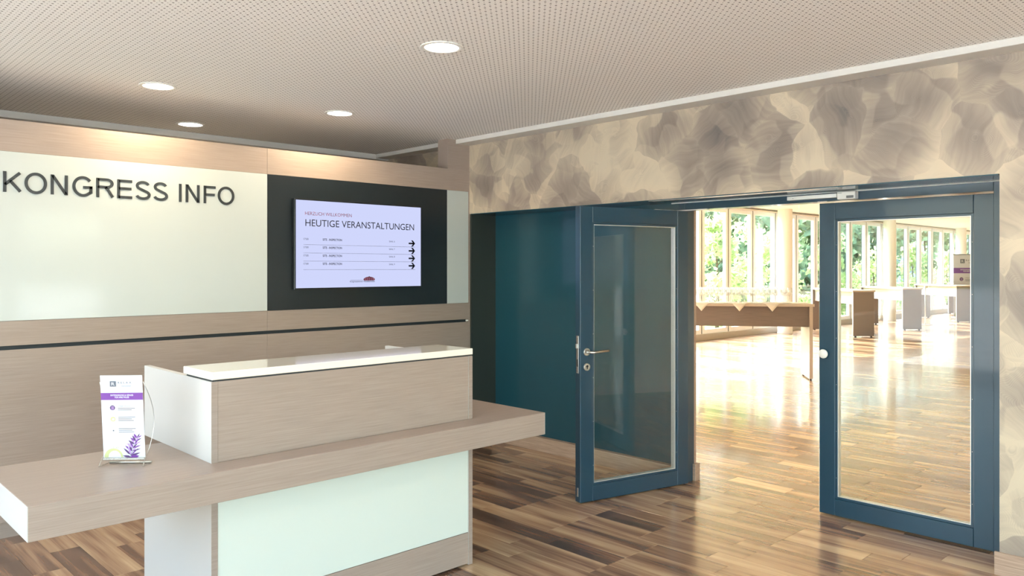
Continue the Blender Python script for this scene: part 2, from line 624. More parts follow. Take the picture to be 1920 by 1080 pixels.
# ---- floor: planks
floor_bm = bmesh.new()
add_box(floor_bm, LX0, 5.15, LY0, LY1, -0.12, -0.006)
add_box(floor_bm, 5.15, HX1, HY0, HY1 + 0.15, -0.12, -0.006)
floor = tag(finish('floor', floor_bm, M['sub']), 'streaky brown wood plank floor running through lobby and hall', 'floor', kind='structure')

rng = random.Random(7)
PW, PL, GAP, PT = 0.1515, 0.1525, 0.0011, 0.006
planks = []
k0 = int(math.floor((LX0 - 3.32) / PW))
k1 = int(math.ceil((HX1 - 3.32) / PW))
for k in range(k0, k1):
    x0 = 3.32 + k * PW
    x1 = x0 + PW
    if x0 < LX0 or x1 > HX1:
        continue
    if x1 <= 5.12:
        ya, yb = LY0, LY1 - 0.06
    else:
        ya, yb = HY0, HY1
    n = int(math.floor((ya - 1.80) / PL)) + 1 + rng.choice((0, 1, 2, 3))
    y = ya
    while y < yb - 0.05:
        ye = 1.80 + n * PL
        n += rng.choice((3, 3, 4, 4, 4, 6))
        if ye - y < 0.1:
            continue
        ye = min(ye, yb)
        planks.append((x0, x1, y, ye))
        y = ye


def plank_area(p):
    x0, x1, y0, y1 = p
    cx, cy = (x0 + x1) / 2, (y0 + y1) / 2
    q = [project(Vector(c)) for c in ((x0, y0, 0), (x1, y0, 0), (x1, y1, 0), (x0, y1, 0))]
    if any(v is None for v in q):
        return 0
    ctr = project(Vector((cx, cy, 0)))
    if not (-10 < ctr[0] < 1930 and ctr[1] < 1090):
        return 0
    if cy > YP and cx < 4.69:
        return 0
    if cx > XD:
        t = XD / cx
        if not (1.25 < cy * t < 3.45):
            return 0
    if cx > XW and cx < XD and cy < 1.2:
        return 0
    # behind the counter
    if 405 < ctr[0] < 886 and ctr[1] > 700:
        return 0
    if 262 < ctr[0] <= 405 and ctr[1] > 860:
        return 0
    if ctr[0] <= 1000 and ctr[1] < 1017 - 0.206 * (ctr[0] - 52):
        return 0
    a = 0
    for i in range(4):
        a += q[i][0] * q[(i + 1) % 4][1] - q[(i + 1) % 4][0] * q[i][1]
    return abs(a) / 2


ranked = sorted(planks, key=plank_area, reverse=True)
singles = [p for p in ranked[:300] if plank_area(p) > 0]
rest = ranked[len(singles):]
plank_meshes = {}


def plank_mesh(ln):
    key = round(ln, 4)
    if key not in plank_meshes:
        bm = bmesh.new()
        hx, hy, c = PW / 2 - GAP / 2, ln / 2 - GAP / 2, 0.0008
        lo = [bm.verts.new((sx * hx, sy * hy, 0)) for sx, sy in ((-1, -1), (1, -1), (1, 1), (-1, 1))]
        mi = [bm.verts.new((sx * hx, sy * hy, PT - c)) for sx, sy in ((-1, -1), (1, -1), (1, 1), (-1, 1))]
        hi = [bm.verts.new((sx * (hx - c), sy * (hy - c), PT)) for sx, sy in ((-1, -1), (1, -1), (1, 1), (-1, 1))]
        bm.faces.new(hi)
        for i in range(4):
            j = (i + 1) % 4
            bm.faces.new((lo[i], lo[j], mi[j], mi[i]))
            bm.faces.new((mi[i], mi[j], hi[j], hi[i]))
        me = bpy.data.meshes.new('plank')
        bm.to_mesh(me); bm.free()
        me.materials.append(M['plank'])
        plank_meshes[key] = me
    return plank_meshes[key]


for x0, x1, y0, y1 in singles:
    o = bpy.data.objects.new('plank', plank_mesh(y1 - y0))
    o.location = ((x0 + x1) / 2, (y0 + y1) / 2, -PT)
    C.objects.link(o)
    o.parent = floor
verts, faces, rnds = [], [], []
for x0, x1, y0, y1 in rest:
    g = GAP / 2
    a, b, c, d = x0 + g, x1 - g, y0 + g, y1 - g
    i = len(verts)
    verts += [(a, c, 0), (b, c, 0), (b, d, 0), (a, d, 0), (a, c, -PT), (b, c, -PT), (b, d, -PT), (a, d, -PT)]
    faces += [(i, i + 1, i + 2, i + 3), (i + 4, i + 5, i + 1, i), (i + 5, i + 6, i + 2, i + 1), (i + 6, i + 7, i + 3, i + 2), (i + 7, i + 4, i, i + 3)]
    rnds += [rng.random()] * 8
me = bpy.data.meshes.new('plank_field')
me.from_pydata(verts, [], faces)
at = me.attributes.new('rnd', 'FLOAT', 'POINT')
at.data.foreach_set('value', rnds)
me.materials.append(M['plank'])
pf = bpy.data.objects.new('plank_field', me)
C.objects.link(pf)
pf.parent = floor
pf['kind'] = 'stuff'

# ---- lobby ceiling with border trim
ceil_o = tag(box('ceiling', LX0, XW, LY0, 6.73, ZC, ZC + 0.06, M['perf'], bev=0),
             'white perforated acoustic ceiling over the lobby', 'ceiling', kind='structure')
tag(box('ceiling_hall', 5.0, HX1, HY0, HY1 + 0.3, HZ, HZ + 0.15, M['hall_ceil'], bev=0),
    'plain cream ceiling over the bright hall', 'ceiling', kind='structure')
tag(box('ceiling_rear', LX0, 5.0, 6.73, LY1 + 0.1, ZC + 0.1, ZC + 0.16, M['ceil_white'], bev=0),
    'plain ceiling strip behind the information wall', 'ceiling', kind='structure')
tag(box('trim_1', 4.53, XW, LY0, 6.71, 2.712, ZC, M['trim'], bev=0.002), 'white ceiling edge trim along the plaster wall', 'trim', kind='structure')
tag(box('trim_2', LX0, XW, 6.71, 6.87, 2.700, ZC + 0.005, M['trim'], bev=0.002), 'white ceiling edge trim above the information wall', 'trim', kind='structure')

# ---- door wall: plaster header, right part, niche
OPY0, OPY1 = 1.27, 3.40      # frame outer
wr = empty('wall_right', (XW, 0, 0))
tag(wr, 'brown trowelled plaster wall over the doors', 'wall', kind='structure')


def wall_piece(name, x0, x1, y0, y1, z0, z1, mat, parent, bev=0.0):
    return box(name, x0, x1, y0, y1, z0, z1, mat, parent, bev)


wall_piece('plaster_header', XW, 5.10, 1.214, LY1, 2.094, 3.0, M['stucco'], wr)
wall_piece('plaster_panel', XW, 5.10, LY0, 1.214, 0.0, 3.0, M['stucco'], wr)
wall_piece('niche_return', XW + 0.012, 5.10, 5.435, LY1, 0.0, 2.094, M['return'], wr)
bb = wall_piece('baseboard', XW - 0.013, XW, LY0, 1.235, 0.0, 0.12, M['base_wood'], wr, 0.001)
tag(box('wall_niche', 5.0, 5.13, 3.40, 5.435, 0.0, 2.094, M['teal'], bev=0.0), 'dark petrol lacquered wall panel beside the open door', 'wall', kind='structure')
tag(box('baseboard_niche', 4.95, 5.0, 3.43, 5.435, 0.0, 0.121, M['base_wood'], bev=0.0012), 'light oak baseboard under the petrol panel', 'baseboard', kind='structure')
tag(box('wall_hall_end', 5.10, 5.15, 3.40, HY1 + 0.3, 0.0, HZ, M['hall_wall'], bev=0), 'plain hall wall beside the doorway', 'wall', kind='structure')
box('jamb_lining', 5.10, 5.152, 3.355, 3.40, 0.0, 2.094, M['base_wood'], bpy.data.objects['wall_hall_end'], 0.001)
tag(box('wall_hall_near', 5.10, 5.15, HY0, 1.27, 0.0, HZ, M['hall_wall'], bev=0), 'plain hall wall behind the plaster panel', 'wall', kind='structure')
tag(box('wall_hall_over', 5.10, 5.15, 1.27, 3.40, 2.094, HZ, M['hall_wall'], bev=0), 'plain hall wall over the doorway', 'wall', kind='structure')
tag(box('baseboard_hall', 5.10, 5.165, 3.33, 3.355, 0.0, 0.125, M['base_wood'], bev=0.0012), 'short oak baseboard block at the door jamb', 'baseboard', kind='structure')
tag(box('wall_hall_right', 5.15, HX1, HY0 - 0.1, HY0, 0.0, HZ, M['hall_wall'], bev=0), 'plain long side wall of the hall', 'wall', kind='structure')
tag(box('wall_hall_far', HX1, HX1 + 0.1, HY0 - 0.1, HY1 + 0.3, 0.0, HZ, M['hall_wall'], bev=0), 'plain far end wall of the hall', 'wall', kind='structure')
tag(box('wall_rear', LX0, 5.1, LY1, LY1 + 0.1, 0.0, 3.0, M['hall_wall'], bev=0), 'plain rear wall behind the information wall', 'wall', kind='structure')

# ---- door frame (fixed) with closer rail
fr = empty('trim_3', (XD, 2.335, 0))
tag(fr, 'petrol blue steel frame around the double door', 'door frame', kind='structure')
box('jamb', 4.995, 5.12, 1.27, 1.322, 0.0, 2.094, M['door_blue'], fr)
box('jamb', 4.995, 5.12, 3.352, 3.40, 0.0, 2.094, M['door_blue'], fr)
box('head', 4.995, 5.12, 1.322, 3.352, 2.032, 2.088, M['door_blue'], fr)
box('soffit_strip', 4.692, 4.995, 1.22, 5.43, 2.088, 2.094, M['teal'], fr, 0)
sr = box('slide_rail', 4.965, 4.995, 2.195, 2.53, 2.050, 2.076, M['alu'], fr)
box('closer_unit', 4.945, 4.995, 2.07, 2.185, 2.034, 2.082, M['white_plastic'], fr, 0.003)
box('unit_label', 4.9435, 4.945, 2.08, 2.125, 2.040, 2.056, M['label_grey'], fr, 0)
box('unit_print', 4.9435, 4.945, 2.155, 2.18, 2.072, 2.074, M['label_grey'], fr, 0)
box('rail_screw', 4.9635, 4.965, 2.486, 2.49, 2.060, 2.064, M['black'], fr, 0)
box('soffit_reflection', 4.694, 4.76, 2.07, 3.46, 2.0865, 2.088, M['alu'], fr, 0)  # bright strip stands in for light reflected by the soffit's front part
box('seal_bead', 4.982, 4.995, 1.272, 3.463, 2.083, 2.0878, M['white_plastic'], fr, 0.001)
box('slide_rail', 4.955, 4.995, 3.14, 3.47, 2.024, 2.031, M['alu'], fr, 0.001)
box('latch_keep', 4.985, 4.995, 2.27, 2.33, 2.030, 2.0325, M['alu'], fr, 0)


# ---- door leaves
def door_leaf(name, loc, rz, width, label, front):
    """hinge at local x=0, leaf along +x; 'front' is -1/+1: side (local y) that faces the lobby"""
    t = 0.06
    H0, H1 = 0.008, 2.022
    e = empty(name, loc, rz)
    tag(e, label, 'door', kind='structure')
    y0, y1 = (0.0, t) if front < 0 else (-t, 0.0)
    st = 0.105
    lbox('stile', 0.0, st, y0, y1, H0, H1, M['door_blue'], e, 0.003)
    lbox('stile', width - st, width, y0, y1, H0, H1, M['door_blue'], e, 0.003)
    lbox('rail', st, width - st, y0, y1, H0, 0.115, M['door_blue'], e, 0.002)
    lbox('rail', st, width - st, y0, y1, 1.915, H1, M['door_blue'], e, 0.002)
    b = 0.014
    ya, yb = y0 + 0.006, y1 - 0.006
    lbox('glazing_bead', st, st + b, ya, yb, 0.115, 1.915, M['door_blue'], e, 0.001)
    lbox('glazing_bead', width - st - b, width - st, ya, yb, 0.115, 1.915, M['door_blue'], e, 0.001)
    lbox('glazing_bead', st + b, width - st - b, ya, yb, 0.115, 0.115 + b, M['door_blue'], e, 0.001)
    lbox('glazing_bead', st + b, width - st - b, ya, yb, 1.915 - b, 1.915, M['door_blue'], e, 0.001)
    yc = (y0 + y1) / 2
    # silver gasket line around the pane
    g = 0.004
    gx0, gx1, gz0, gz1 = st + b, width - st - b, 0.115 + b, 1.915 - b
    bm = bmesh.new()
    for q in ((gx0, gx0 + g, gz0, gz1), (gx1 - g, gx1, gz0, gz1), (gx0 + g, gx1 - g, gz0, gz0 + g), (gx0 + g, gx1 - g, gz1 - g, gz1)):
        add_box(bm, q[0], q[1], yc - 0.02, yc + 0.02, q[2], q[3])
    finish('gasket', bm, M['alu'], e)
    lbox('glass_pane', gx0 + g, gx1 - g, yc - 0.004, yc + 0.004, gz0 + g, gz1 - g, M['door_glass'], e, 0)
    # bead screws
    for i in range(6):
        z = 0.25 + i * 0.3
        for x in (st + b * 0.5, width - st - b * 0.5):
            bm = bmesh.new()
            bmesh.ops.create_uvsphere(bm, u_segments=6, v_segments=4, radius=0.0022)
            bmesh.ops.translate(bm, verts=bm.verts, vec=(x, ya if front < 0 else yb, z))
            finish('screw', bm, M['steel'], e)
    return e, y0, y1


# right leaf: shut, lobby face at X=5.02; hinge on the right (Y=1.326)
d2, _, _ = door_leaf('door_2', (XD, 1.326, 0), math.pi / 2, 1.010, 'shut petrol blue glazed door leaf with white round knob', 1)
bm = bmesh.new()
rings = add_lathe(bm, [(0.0, 0.0), (0.012, 0.0), (0.012, 0.012), (0.028, 0.014), (0.030, 0.020), (0.026, 0.026), (0.0, 0.028)], 20)
bmesh.ops.remove_doubles(bm, verts=bm.verts, dist=1e-5)
bmesh.ops.rotate(bm, verts=bm.verts, matrix=Matrix.Rotation(-math.pi / 2, 3, 'X'))
bmesh.ops.translate(bm, verts=bm.verts, vec=(0.973, 0.0, 1.045))
finish('knob', bm, M['white_plastic'], d2, smooth=True)

# left leaf: swung into the lobby
N, Hh = Vector((4.036, 3.540)), Vector((4.990, 3.317))
dv = N - Hh
d1, ly0, ly1 = door_leaf('door_1', (Hh.x, Hh.y, 0), math.atan2(dv.y, dv.x), dv.length, 'open petrol blue glazed door leaf with steel lever handle', 1)
W1 = dv.length
hx = W1 - 0.052


def disc_part(name, x, z, r, th, mat, parent, y=0.0):
    bm = bmesh.new()
    add_lathe(bm, [(0.0, 0.0), (r, 0.0), (r, th * 0.8), (r * 0.93, th), (0.0, th)], 24)
    bmesh.ops.remove_doubles(bm, verts=bm.verts, dist=1e-5)
    bmesh.ops.rotate(bm, verts=bm.verts, matrix=Matrix.Rotation(-math.pi / 2, 3, 'X'))
    bmesh.ops.translate(bm, verts=bm.verts, vec=(x, y, z))
    return finish(name, bm, mat, parent)


disc_part('rosette', hx, 1.030, 0.026, 0.008, M['steel'], d1)
tube('lever', [(hx, 0.004, 1.03), (hx, 0.045, 1.03), (hx - 0.008, 0.055, 1.03), (hx - 0.03, 0.058, 1.031), (hx - 0.145, 0.058, 1.036)], 0.0085, M['steel'], d1, 12)
es = disc_part('escutcheon', hx, 0.928, 0.026, 0.008, M['steel'], d1)
disc_part('keyhole', hx, 0.933, 0.009, 0.0015, M['black'], es, 0.008)
bm = bmesh.new(); add_box(bm, hx - 0.0035, hx + 0.0035, 0.008, 0.0092, 0.914, 0.930); finish('key_slot', bm, M['black'], es)
lp = lbox('lock_plate', W1, W1 + 0.003, -0.042, -0.018, 0.885, 1.14, M['steel'], d1, 0.001)
lbox('latch', W1 + 0.003, W1 + 0.015, -0.037, -0.023, 1.055, 1.085, M['steel'], lp, 0.001)
lbox('dead_bolt_slot', W1 + 0.003, W1 + 0.0034, -0.036, -0.024, 0.93, 0.98, M['black'], lp, 0)
for z in (0.9, 1.12):
    lbox('plate_screw', W1 + 0.003, W1 + 0.004, -0.033, -0.027, z - 0.003, z + 0.003, M['label_grey'], lp, 0)
lbox('bolt_plate', W1, W1 + 0.002, -0.038, -0.022, 0.045, 0.105, M['steel'], d1, 0.001)
lbox('closer_arm', 0.12, 0.30, -0.045, -0.015, 2.022, 2.026, M['alu'], d1, 0.0005)

# ---- information wall (partition)
wb = empty('wall_back', (1.5, YP, 0))
tag(wb, 'taupe panelled information wall behind the counter', 'wall', kind='structure')
PX0, PX1, XJ, XB = LX0 + 0.02, 4.677, 2.727, 4.428
TH_P = 0.14
box('core', PX0, 4.70, YP + 0.02, YP + TH_P, 0.0, 2.484, M['lam_edge'], wb, 0)
for a, b in ((PX0, -1.0), (-1.0, XJ), (XJ, 4.70)):
    box('wood_panel', a + 0.001, b - 0.001, YP, YP + 0.02, 2.294, 2.484, M['lam'], wb, 0.0008)
for a, b in ((PX0, -1.0), (-1.0, XJ), (XJ, PX1)):
    box('wood_panel', a + 0.0006, b - 0.0006, YP, YP + 0.02, 1.139, 1.286, M['lam'], wb, 0.0006)
    box('wood_panel', a + 0.0006, b - 0.0006, YP, YP + 0.02, 0.095, 1.114, M['lam'], wb, 0.0006)
box('edge_strip', PX1, 4.70, YP, YP + 0.02, 0.0, 2.294, M['lam_edge'], wb, 0.0008)
box('shadow_gap', PX0, PX1 - 0.02, YP + 0.014, YP + 0.02, 1.114, 1.139, M['groove'], wb, 0)
box('gap_cap', PX1 - 0.02, PX1, YP + 0.002, YP + 0.02, 1.120, 1.133, M['white_plastic'], wb, 0)
box('plinth', PX0, PX1, YP + 0.012, YP + 0.02, 0.0, 0.095, M['lam_edge'], wb, 0)
box('white_glass_panel', -1.0, XJ - 0.001, YP - 0.002, YP + 0.02, 1.287, 2.293, M['white_glass'], wb, 0.001)
box('white_glass_panel', PX0, -1.002, YP - 0.002, YP + 0.02, 1.287, 2.293, M['white_glass'], wb, 0.001)
box('white_glass_panel', XB + 0.001, PX1 - 0.001, YP - 0.002, YP + 0.02, 1.287, 2.293, M['white_glass'], wb, 0.001)
box('black_panel', XJ, XB, YP - 0.002, YP + 0.02, 1.287, 2.293, M['black_panel'], wb, 0.001)
box('post', 4.437, 4.692, YP, YP + TH_P, 2.4845, ZC, M['lam_edge'], wb, 0.001)

# ---- lobby far walls with windows (behind the photographer)


def window_unit(name, x0, x1, y, z0, z1, axis, label, group=None):
    """framed pane; axis 'x': window in a wall running along X (y const); 'y': runs along Y (x const)"""
    w = x1 - x0
    e = empty(name, (x0, y, z0) if axis == 'x' else (y, x0, z0), 0 if axis == 'x' else math.pi / 2)
    tag(e, label, 'window', group, 'structure')
    h = z1 - z0
    f = 0.095
    bm = bmesh.new()
    add_box(bm, 0, f, -0.04, 0.04, 0, h); add_box(bm, w - f, w, -0.04, 0.04, 0, h)
    add_box(bm, f, w - f, -0.04, 0.04, 0, f); add_box(bm, f, w - f, -0.04, 0.04, h - f, h)
    finish('window_frame', bm, M['mullion_white'], e)
    lbox('pane', f, w - f, -0.004, 0.004, f, h - f, M['win_glass'], e, 0)
    return e


wl = empty('wall_left', (LX0, 0, 0))
tag(wl, 'white lobby wall with tall windows', 'wall', kind='structure')
box('spandrel', LX0 - 0.2, LX0, LY0, LY1, 0.0, 0.06, M['hall_wall'], wl, 0)
box('lintel', LX0 - 0.2, LX0, LY0, LY1, 2.70, 3.0, M['hall_wall'], wl, 0)
wf = empty('wall_front', (0, LY0, 0))
tag(wf, 'white lobby wall with tall windows opposite the information wall', 'wall', kind='structure')
box('spandrel', LX0 - 0.2, 5.1, LY0 - 0.2, LY0, 0.0, 0.06, M['hall_wall'], wf, 0)
box('lintel', LX0 - 0.2, 5.1, LY0 - 0.2, LY0, 2.70, 3.0, M['hall_wall'], wf, 0)
wi = 100
y = LY0
NW = 6
stepw = (LY1 - LY0) / NW
for i in range(NW):
    a = LY0 + i * stepw
    box('pier', LX0 - 0.2, LX0, a - 0.06, a + 0.06, 0.06, 2.70, M['hall_wall'], wl, 0)
    if i < NW - 1:
        window_unit('window_%d' % wi, a + 0.06, a + stepw - 0.06, LX0 - 0.1, 0.06, 2.70, 'y', 'tall white framed lobby window', 'lobby windows'); wi += 1
    else:
        box('pier', LX0 - 0.2, LX0, a + 0.06, LY1, 0.06, 2.70, M['hall_wall'], wl, 0)
NW2 = 4
stepx = (5.1 - LX0) / NW2
for i in range(NW2):
    a = LX0 + i * stepx
    box('pier', a - 0.06, a + 0.06, LY0 - 0.2, LY0, 0.06, 2.70, M['hall_wall'], wf, 0)
    window_unit('window_%d' % wi, a + 0.06, a + stepx - 0.06, LY0 - 0.1, 0.06, 2.70, 'x', 'tall white framed lobby window', 'lobby windows'); wi += 1
portal((LX0 + 0.02, (LY0 + LY1) / 2, 1.37), (0, -math.pi / 2, 0), 2.5, LY1 - LY0)
portal(((LX0 + 5) / 2, LY0 + 0.02, 1.37), (math.pi / 2, 0, 0), 5.0 - LX0, 2.5)

# ---- hall window wall
PITCH, WX = 1.108, 15.135
SILL, HEAD = 0.14, 2.98
wh = empty('wall_hall_window', (WX, HY1, 0))
tag(wh, 'glazed window wall of the hall with white mullions', 'wall', kind='structure')
box('sill_box', 5.15, HX1, HY1 - 0.08, HY1 + 0.12, 0.0, SILL, M['sill'], wh, 0.004)
box('head_beam', 5.15, HX1, HY1 - 0.10, HY1 + 0.3, HEAD, HZ, M['hall_light'], wh, 0.004)
box('head_groove', 5.15, HX1, HY1 - 0.104, HY1 - 0.10, HEAD + 0.035, HEAD + 0.05, M['groove'], wh, 0)
proto = None
kmin = int(math.ceil((5.2 - WX) / PITCH))
kmax = int(math.floor((HX1 - WX) / PITCH)) - 1
wnum = 1
for k in range(kmin, kmax + 1):
    a = WX + k * PITCH
    mu = box('mullion', a - 0.020, a + 0.020, HY1 - 0.032, HY1 + 0.1, SILL, HEAD, M['mullion_dark'], wh, 0.002) if k == kmin else mu0.copy()
    if k == kmin:
        mu0, mk = mu, a
    else:
        C.objects.link(mu); mu.location.x = mu0.location.x + (a - mk)
    if proto is None:
        proto = window_unit('window_%d' % wnum, a + 0.021, a + PITCH - 0.021, HY1, SILL, HEAD, 'x', 'narrow floor to ceiling hall window in a white frame', 'hall windows')
        pa = a
        pch = list(proto.children)
    else:
        w = proto.copy(); w.name = 'window_%d' % wnum
        C.objects.link(w)
        w.location.x = proto.location.x + (a - pa)
        for ch in pch:
            c = ch.copy(); C.objects.link(c); c.parent = w
    wnum += 1
portal(((5.15 + HX1) / 2, HY1 - 0.12, 1.56), (-math.pi / 2, 0, 0), HX1 - 5.15, 2.85)
for i, cx in enumerate((11.66, 18.27, 24.85, 31.45, 38.05)):
    bm = bmesh.new()
    r = add_lathe(bm, [(0.185, 0.0), (0.185, 0.03), (0.175, 0.032), (0.175, HZ)], 32, cx, 9.36)
    o = finish('hall_column', bm, M['column'], smooth=True)
    tag(o, 'round cream column standing in front of the hall windows', 'column', 'round hall columns')

# ================================================================== THINGS IN THE LOBBY
# ---- downlights


def downlight(x, y, label, group, power=7.0):
    e = empty('ceiling_downlight', (x, y, ZC))
    tag(e, label, 'ceiling light', group)
    bm = bmesh.new()
    add_lathe(bm, [(0.088, 0.0), (0.110, 0.0), (0.112, -0.004), (0.108, -0.006), (0.090, -0.006), (0.088, 0.0)], 32)
    finish('trim_ring', bm, M['white_plastic'], e, smooth=True)
    bm = bmesh.new()
    bmesh.ops.create_circle(bm, cap_ends=True, radius=0.089, segments=32)
    bmesh.ops.translate(bm, verts=bm.verts, vec=(0, 0, -0.003))
    finish('diffuser', bm, M['lamp'], e)
    d = bpy.data.lights.new('downlight_lamp', 'SPOT')
    d.energy = power
    d.color = (1.0, 0.78, 0.50) if power > 10 else (1.0, 0.90, 0.77)
    d.spot_size = math.radians(166)
    d.spot_blend = 0.35
    d.shadow_soft_size = 0.08
    lo = bpy.data.objects.new('downlight_lamp', d)
    lo.location = (0, 0, -0.02)
    C.objects.link(lo)
    lo.parent = e
    return e


LG = 'recessed lobby downlights'
downlight(2.577, 3.216, 'round recessed downlight in the ceiling above the counter', LG)
downlight(1.836, 5.141, 'round recessed downlight washing the wall above the white lettered panel', LG, 17)
downlight(3.130, 5.109, 'round recessed downlight washing the wall above the display', LG, 17)
downlight(2.513, 6.332, 'round recessed downlight behind the information wall', LG, 12)
for (x, y) in ((3.33, -1.54), (3.68, -4.16), (0.3, 5.15), (-1.2, 5.15), (1.2, 3.2), (-0.4, 3.2), (0.0, 1.0), (2.0, 0.9), (1.0, -1.5), (-1.4, -1.6), (1.0, -4.2), (3.6, 1.0)):
    downlight(x, y, 'round recessed downlight over the open lobby floor', LG)

# ---- reception counter
CX0, CX1, CY0, CY1 = 1.368, 2.800, 3.228, 4.010
ct = empty('reception_counter', ((CX0 + CX1) / 2, (CY0 + CY1) / 2, 0))
tag(ct, 'taupe reception counter with cantilevered desk slab and white ledge', 'counter')
SZ0, SZ1 = 0.665, 0.788
T = 0.027
for (a, b, out) in ((CX0, CX0 + T, CX0), (CX1 - T, CX1, CX1)):
    for (z0, z1) in ((0.004, SZ0), (SZ1, 1.127)):
        box('side_panel', a, b, CY0 + 0.001, CY1, z0, z1, M['white_lam'], ct, 0.001)
        box('edge_band', a, b, CY0, CY0 + 0.001, z0, z1, M['lam_edge'], ct, 0)
box('front_panel', CX0 + T + 0.001, CX1 - T - 0.001, CY0 + 0.002, CY0 + 0.022, SZ1, 1.127, M['lam'], ct, 0.001)
box('glass_front', CX0 + T + 0.001, CX1 - T - 0.001, CY0 + 0.004, CY0 + 0.022, 0.180, SZ0, M['green_glass'], ct, 0.001)
box('plinth_panel', CX0 + T + 0.001, CX1 - T - 0.001, CY0 + 0.002, CY0 + 0.022, 0.012, 0.178, M['lam'], ct, 0.001)
box('kick_recess', CX0 + 0.05, CX1 - 0.05, CY0 + 0.04, CY1 - 0.05, 0.0, 0.012, M['black'], ct, 0)
slab = box('desk_slab', 0.671, 3.211, 3.080, 3.787, SZ0, SZ1, M['lam'], ct, 0.0015)
box('slab_end', 0.6695, 0.671, 3.081, 3.786, SZ0 + 0.001, SZ1 - 0.001, M['white_lam'], slab, 0)
box('slab_end', 3.211, 3.2125, 3.081, 3.786, SZ0 + 0.001, SZ1 - 0.001, M['white_lam'], slab, 0)
box('shadow_gap', CX0 + 0.008, CX1 - 0.008, CY0 + 0.006, CY0 + 0.28, 1.127, 1.134, M['groove'], ct, 0)
box('ledge', CX0, CX1 + 0.002, CY0 - 0.002, CY0 + 0.300, 1.134, 1.167, M['solid_top'], ct, 0.003)
box('back_shelf', CX0 + T, CX1 - T, CY0 + 0.03, CY1 - 0.02, 0.40, 0.42, M['white_lam'], ct, 0.001)

# ---- wall lettering
lt = empty('wall_lettering', (1.77, YP - 0.002, 2.052))
tag(lt, 'large dark grey KONGRESS INFO lettering on the white glass panel', 'lettering')
LT, CAPH = 0.0174, 0.1226


def band(bm, pts, t, closed=False):
    """extruded ribbon of width t along points given in (x, z)"""
    pts = [Vector((p[0], p[1])) for p in pts]
    n = len(pts)
    rows = []
    for i in range(n):
        a = pts[i - 1] if (i > 0 or closed) else pts[i]
        b = pts[(i + 1) % n] if (i < n - 1 or closed) else pts[i]
        d = (b - a).normalized()
        nn = Vector((-d.y, d.x))
        sc = 1.0
        if (0 < i < n - 1) or closed:
            d1 = (pts[i] - pts[i - 1]).normalized()
            sc = 1.0 / max(0.4, abs(nn.dot(Vector((-d1.y, d1.x)))))
        l_, r_ = pts[i] + nn * t / 2 * sc, pts[i] - nn * t / 2 * sc
        rows.append([bm.verts.new((q.x, yy, q.y)) for q in (l_, r_) for yy in (-0.004, 0.0)])
    for i in range(n if closed else n - 1):
        A, B = rows[i], rows[(i + 1) % n]
        bm.faces.new((A[0], B[0], B[2], A[2])); bm.faces.new((A[1], A[3], B[3], B[1]))
        bm.faces.new((A[0], A[1], B[1], B[0])); bm.faces.new((A[2], B[2], B[3], A[3]))
    if not closed:
        bm.faces.new((rows[0][0], rows[0][2], rows[0][3], rows[0][1]))
        bm.faces.new((rows[-1][0], rows[-1][1], rows[-1][3], rows[-1][2]))


def arc(cx, cz, rx, rz, a0, a1, n=28):
    return [(cx + rx * math.cos(math.radians(a0 + (a1 - a0) * k / n)), cz + rz * math.sin(math.radians(a0 + (a1 - a0) * k / n))) for k in range(n + 1)]


def letter_bands(ch, x0, x1):
    t, h, w, q = LT, CAPH, x1 - x0, LT / 2
    L, Rr = x0 + q, x1 - q
    if ch == 'I':
        return [[((x0 + x1) / 2, 0), ((x0 + x1) / 2, h)]]
    if ch == 'N':
        return [[(L, 0), (L, h)], [(Rr, 0), (Rr, h)], [(L + q * 0.3, h - q * 0.6), (Rr - q * 0.3, q * 0.6)]]
    if ch == 'E':
        return [[(L, 0), (L, h)], [(L, h - q), (x1, h - q)], [(L, h * 0.53), (x1 - 0.05 * w, h * 0.53)], [(L, q), (x1, q)]]
    if ch == 'F':
        return [[(L, 0), (L, h)], [(L, h - q), (x1, h - q)], [(L, h * 0.50), (x1 - 0.08 * w, h * 0.50)]]
    if ch == 'K':
        return [[(L, 0), (L, h)], [(L, h * 0.36), (x1 - q * 1.5, h - q * 0.6)], [(x0 + w * 0.36, h * 0.56), (x1 - q * 1.3, q * 0.6)]]
    if ch == 'R':
        return [[(L, 0), (L, h)], [(L, h - q), (x0 + w * 0.55, h - q)] + arc(x0 + w * 0.58, h * 0.735, w * 0.30, h * 0.265 - q, 90, -90, 14) + [(L, h * 0.47 + q)],
                [(x0 + w * 0.50, h * 0.47 + q), (x0 + w * 0.66, h * 0.38), (x1 - q * 1.2, q * 0.5)]]
    if ch == 'O':
        return [arc((x0 + x1) / 2, h / 2, w / 2 - q, h / 2 + 0.002 - q * 0.8, 0, 360, 40)[:-1]]
    if ch == 'G':
        cx = x0 + w * 0.52
        return [arc(cx, h / 2, w * 0.52 - q, h / 2 + 0.002 - q * 0.8, 38, 310, 36) + [(Rr - q * 0.2, h * 0.20)], [(Rr, h * 0.16), (Rr, h * 0.46 + q)], [(x0 + w * 0.53, h * 0.46), (x1, h * 0.46)]]
    if ch == 'S':
        cx = (x0 + x1) / 2
        return [arc(cx, h * 0.742, w * 0.46 - q, h * 0.265 - q, 18, 235, 24) + arc(cx, h * 0.262, w * 0.5 - q, h * 0.272 - q, 58, -165, 24)]


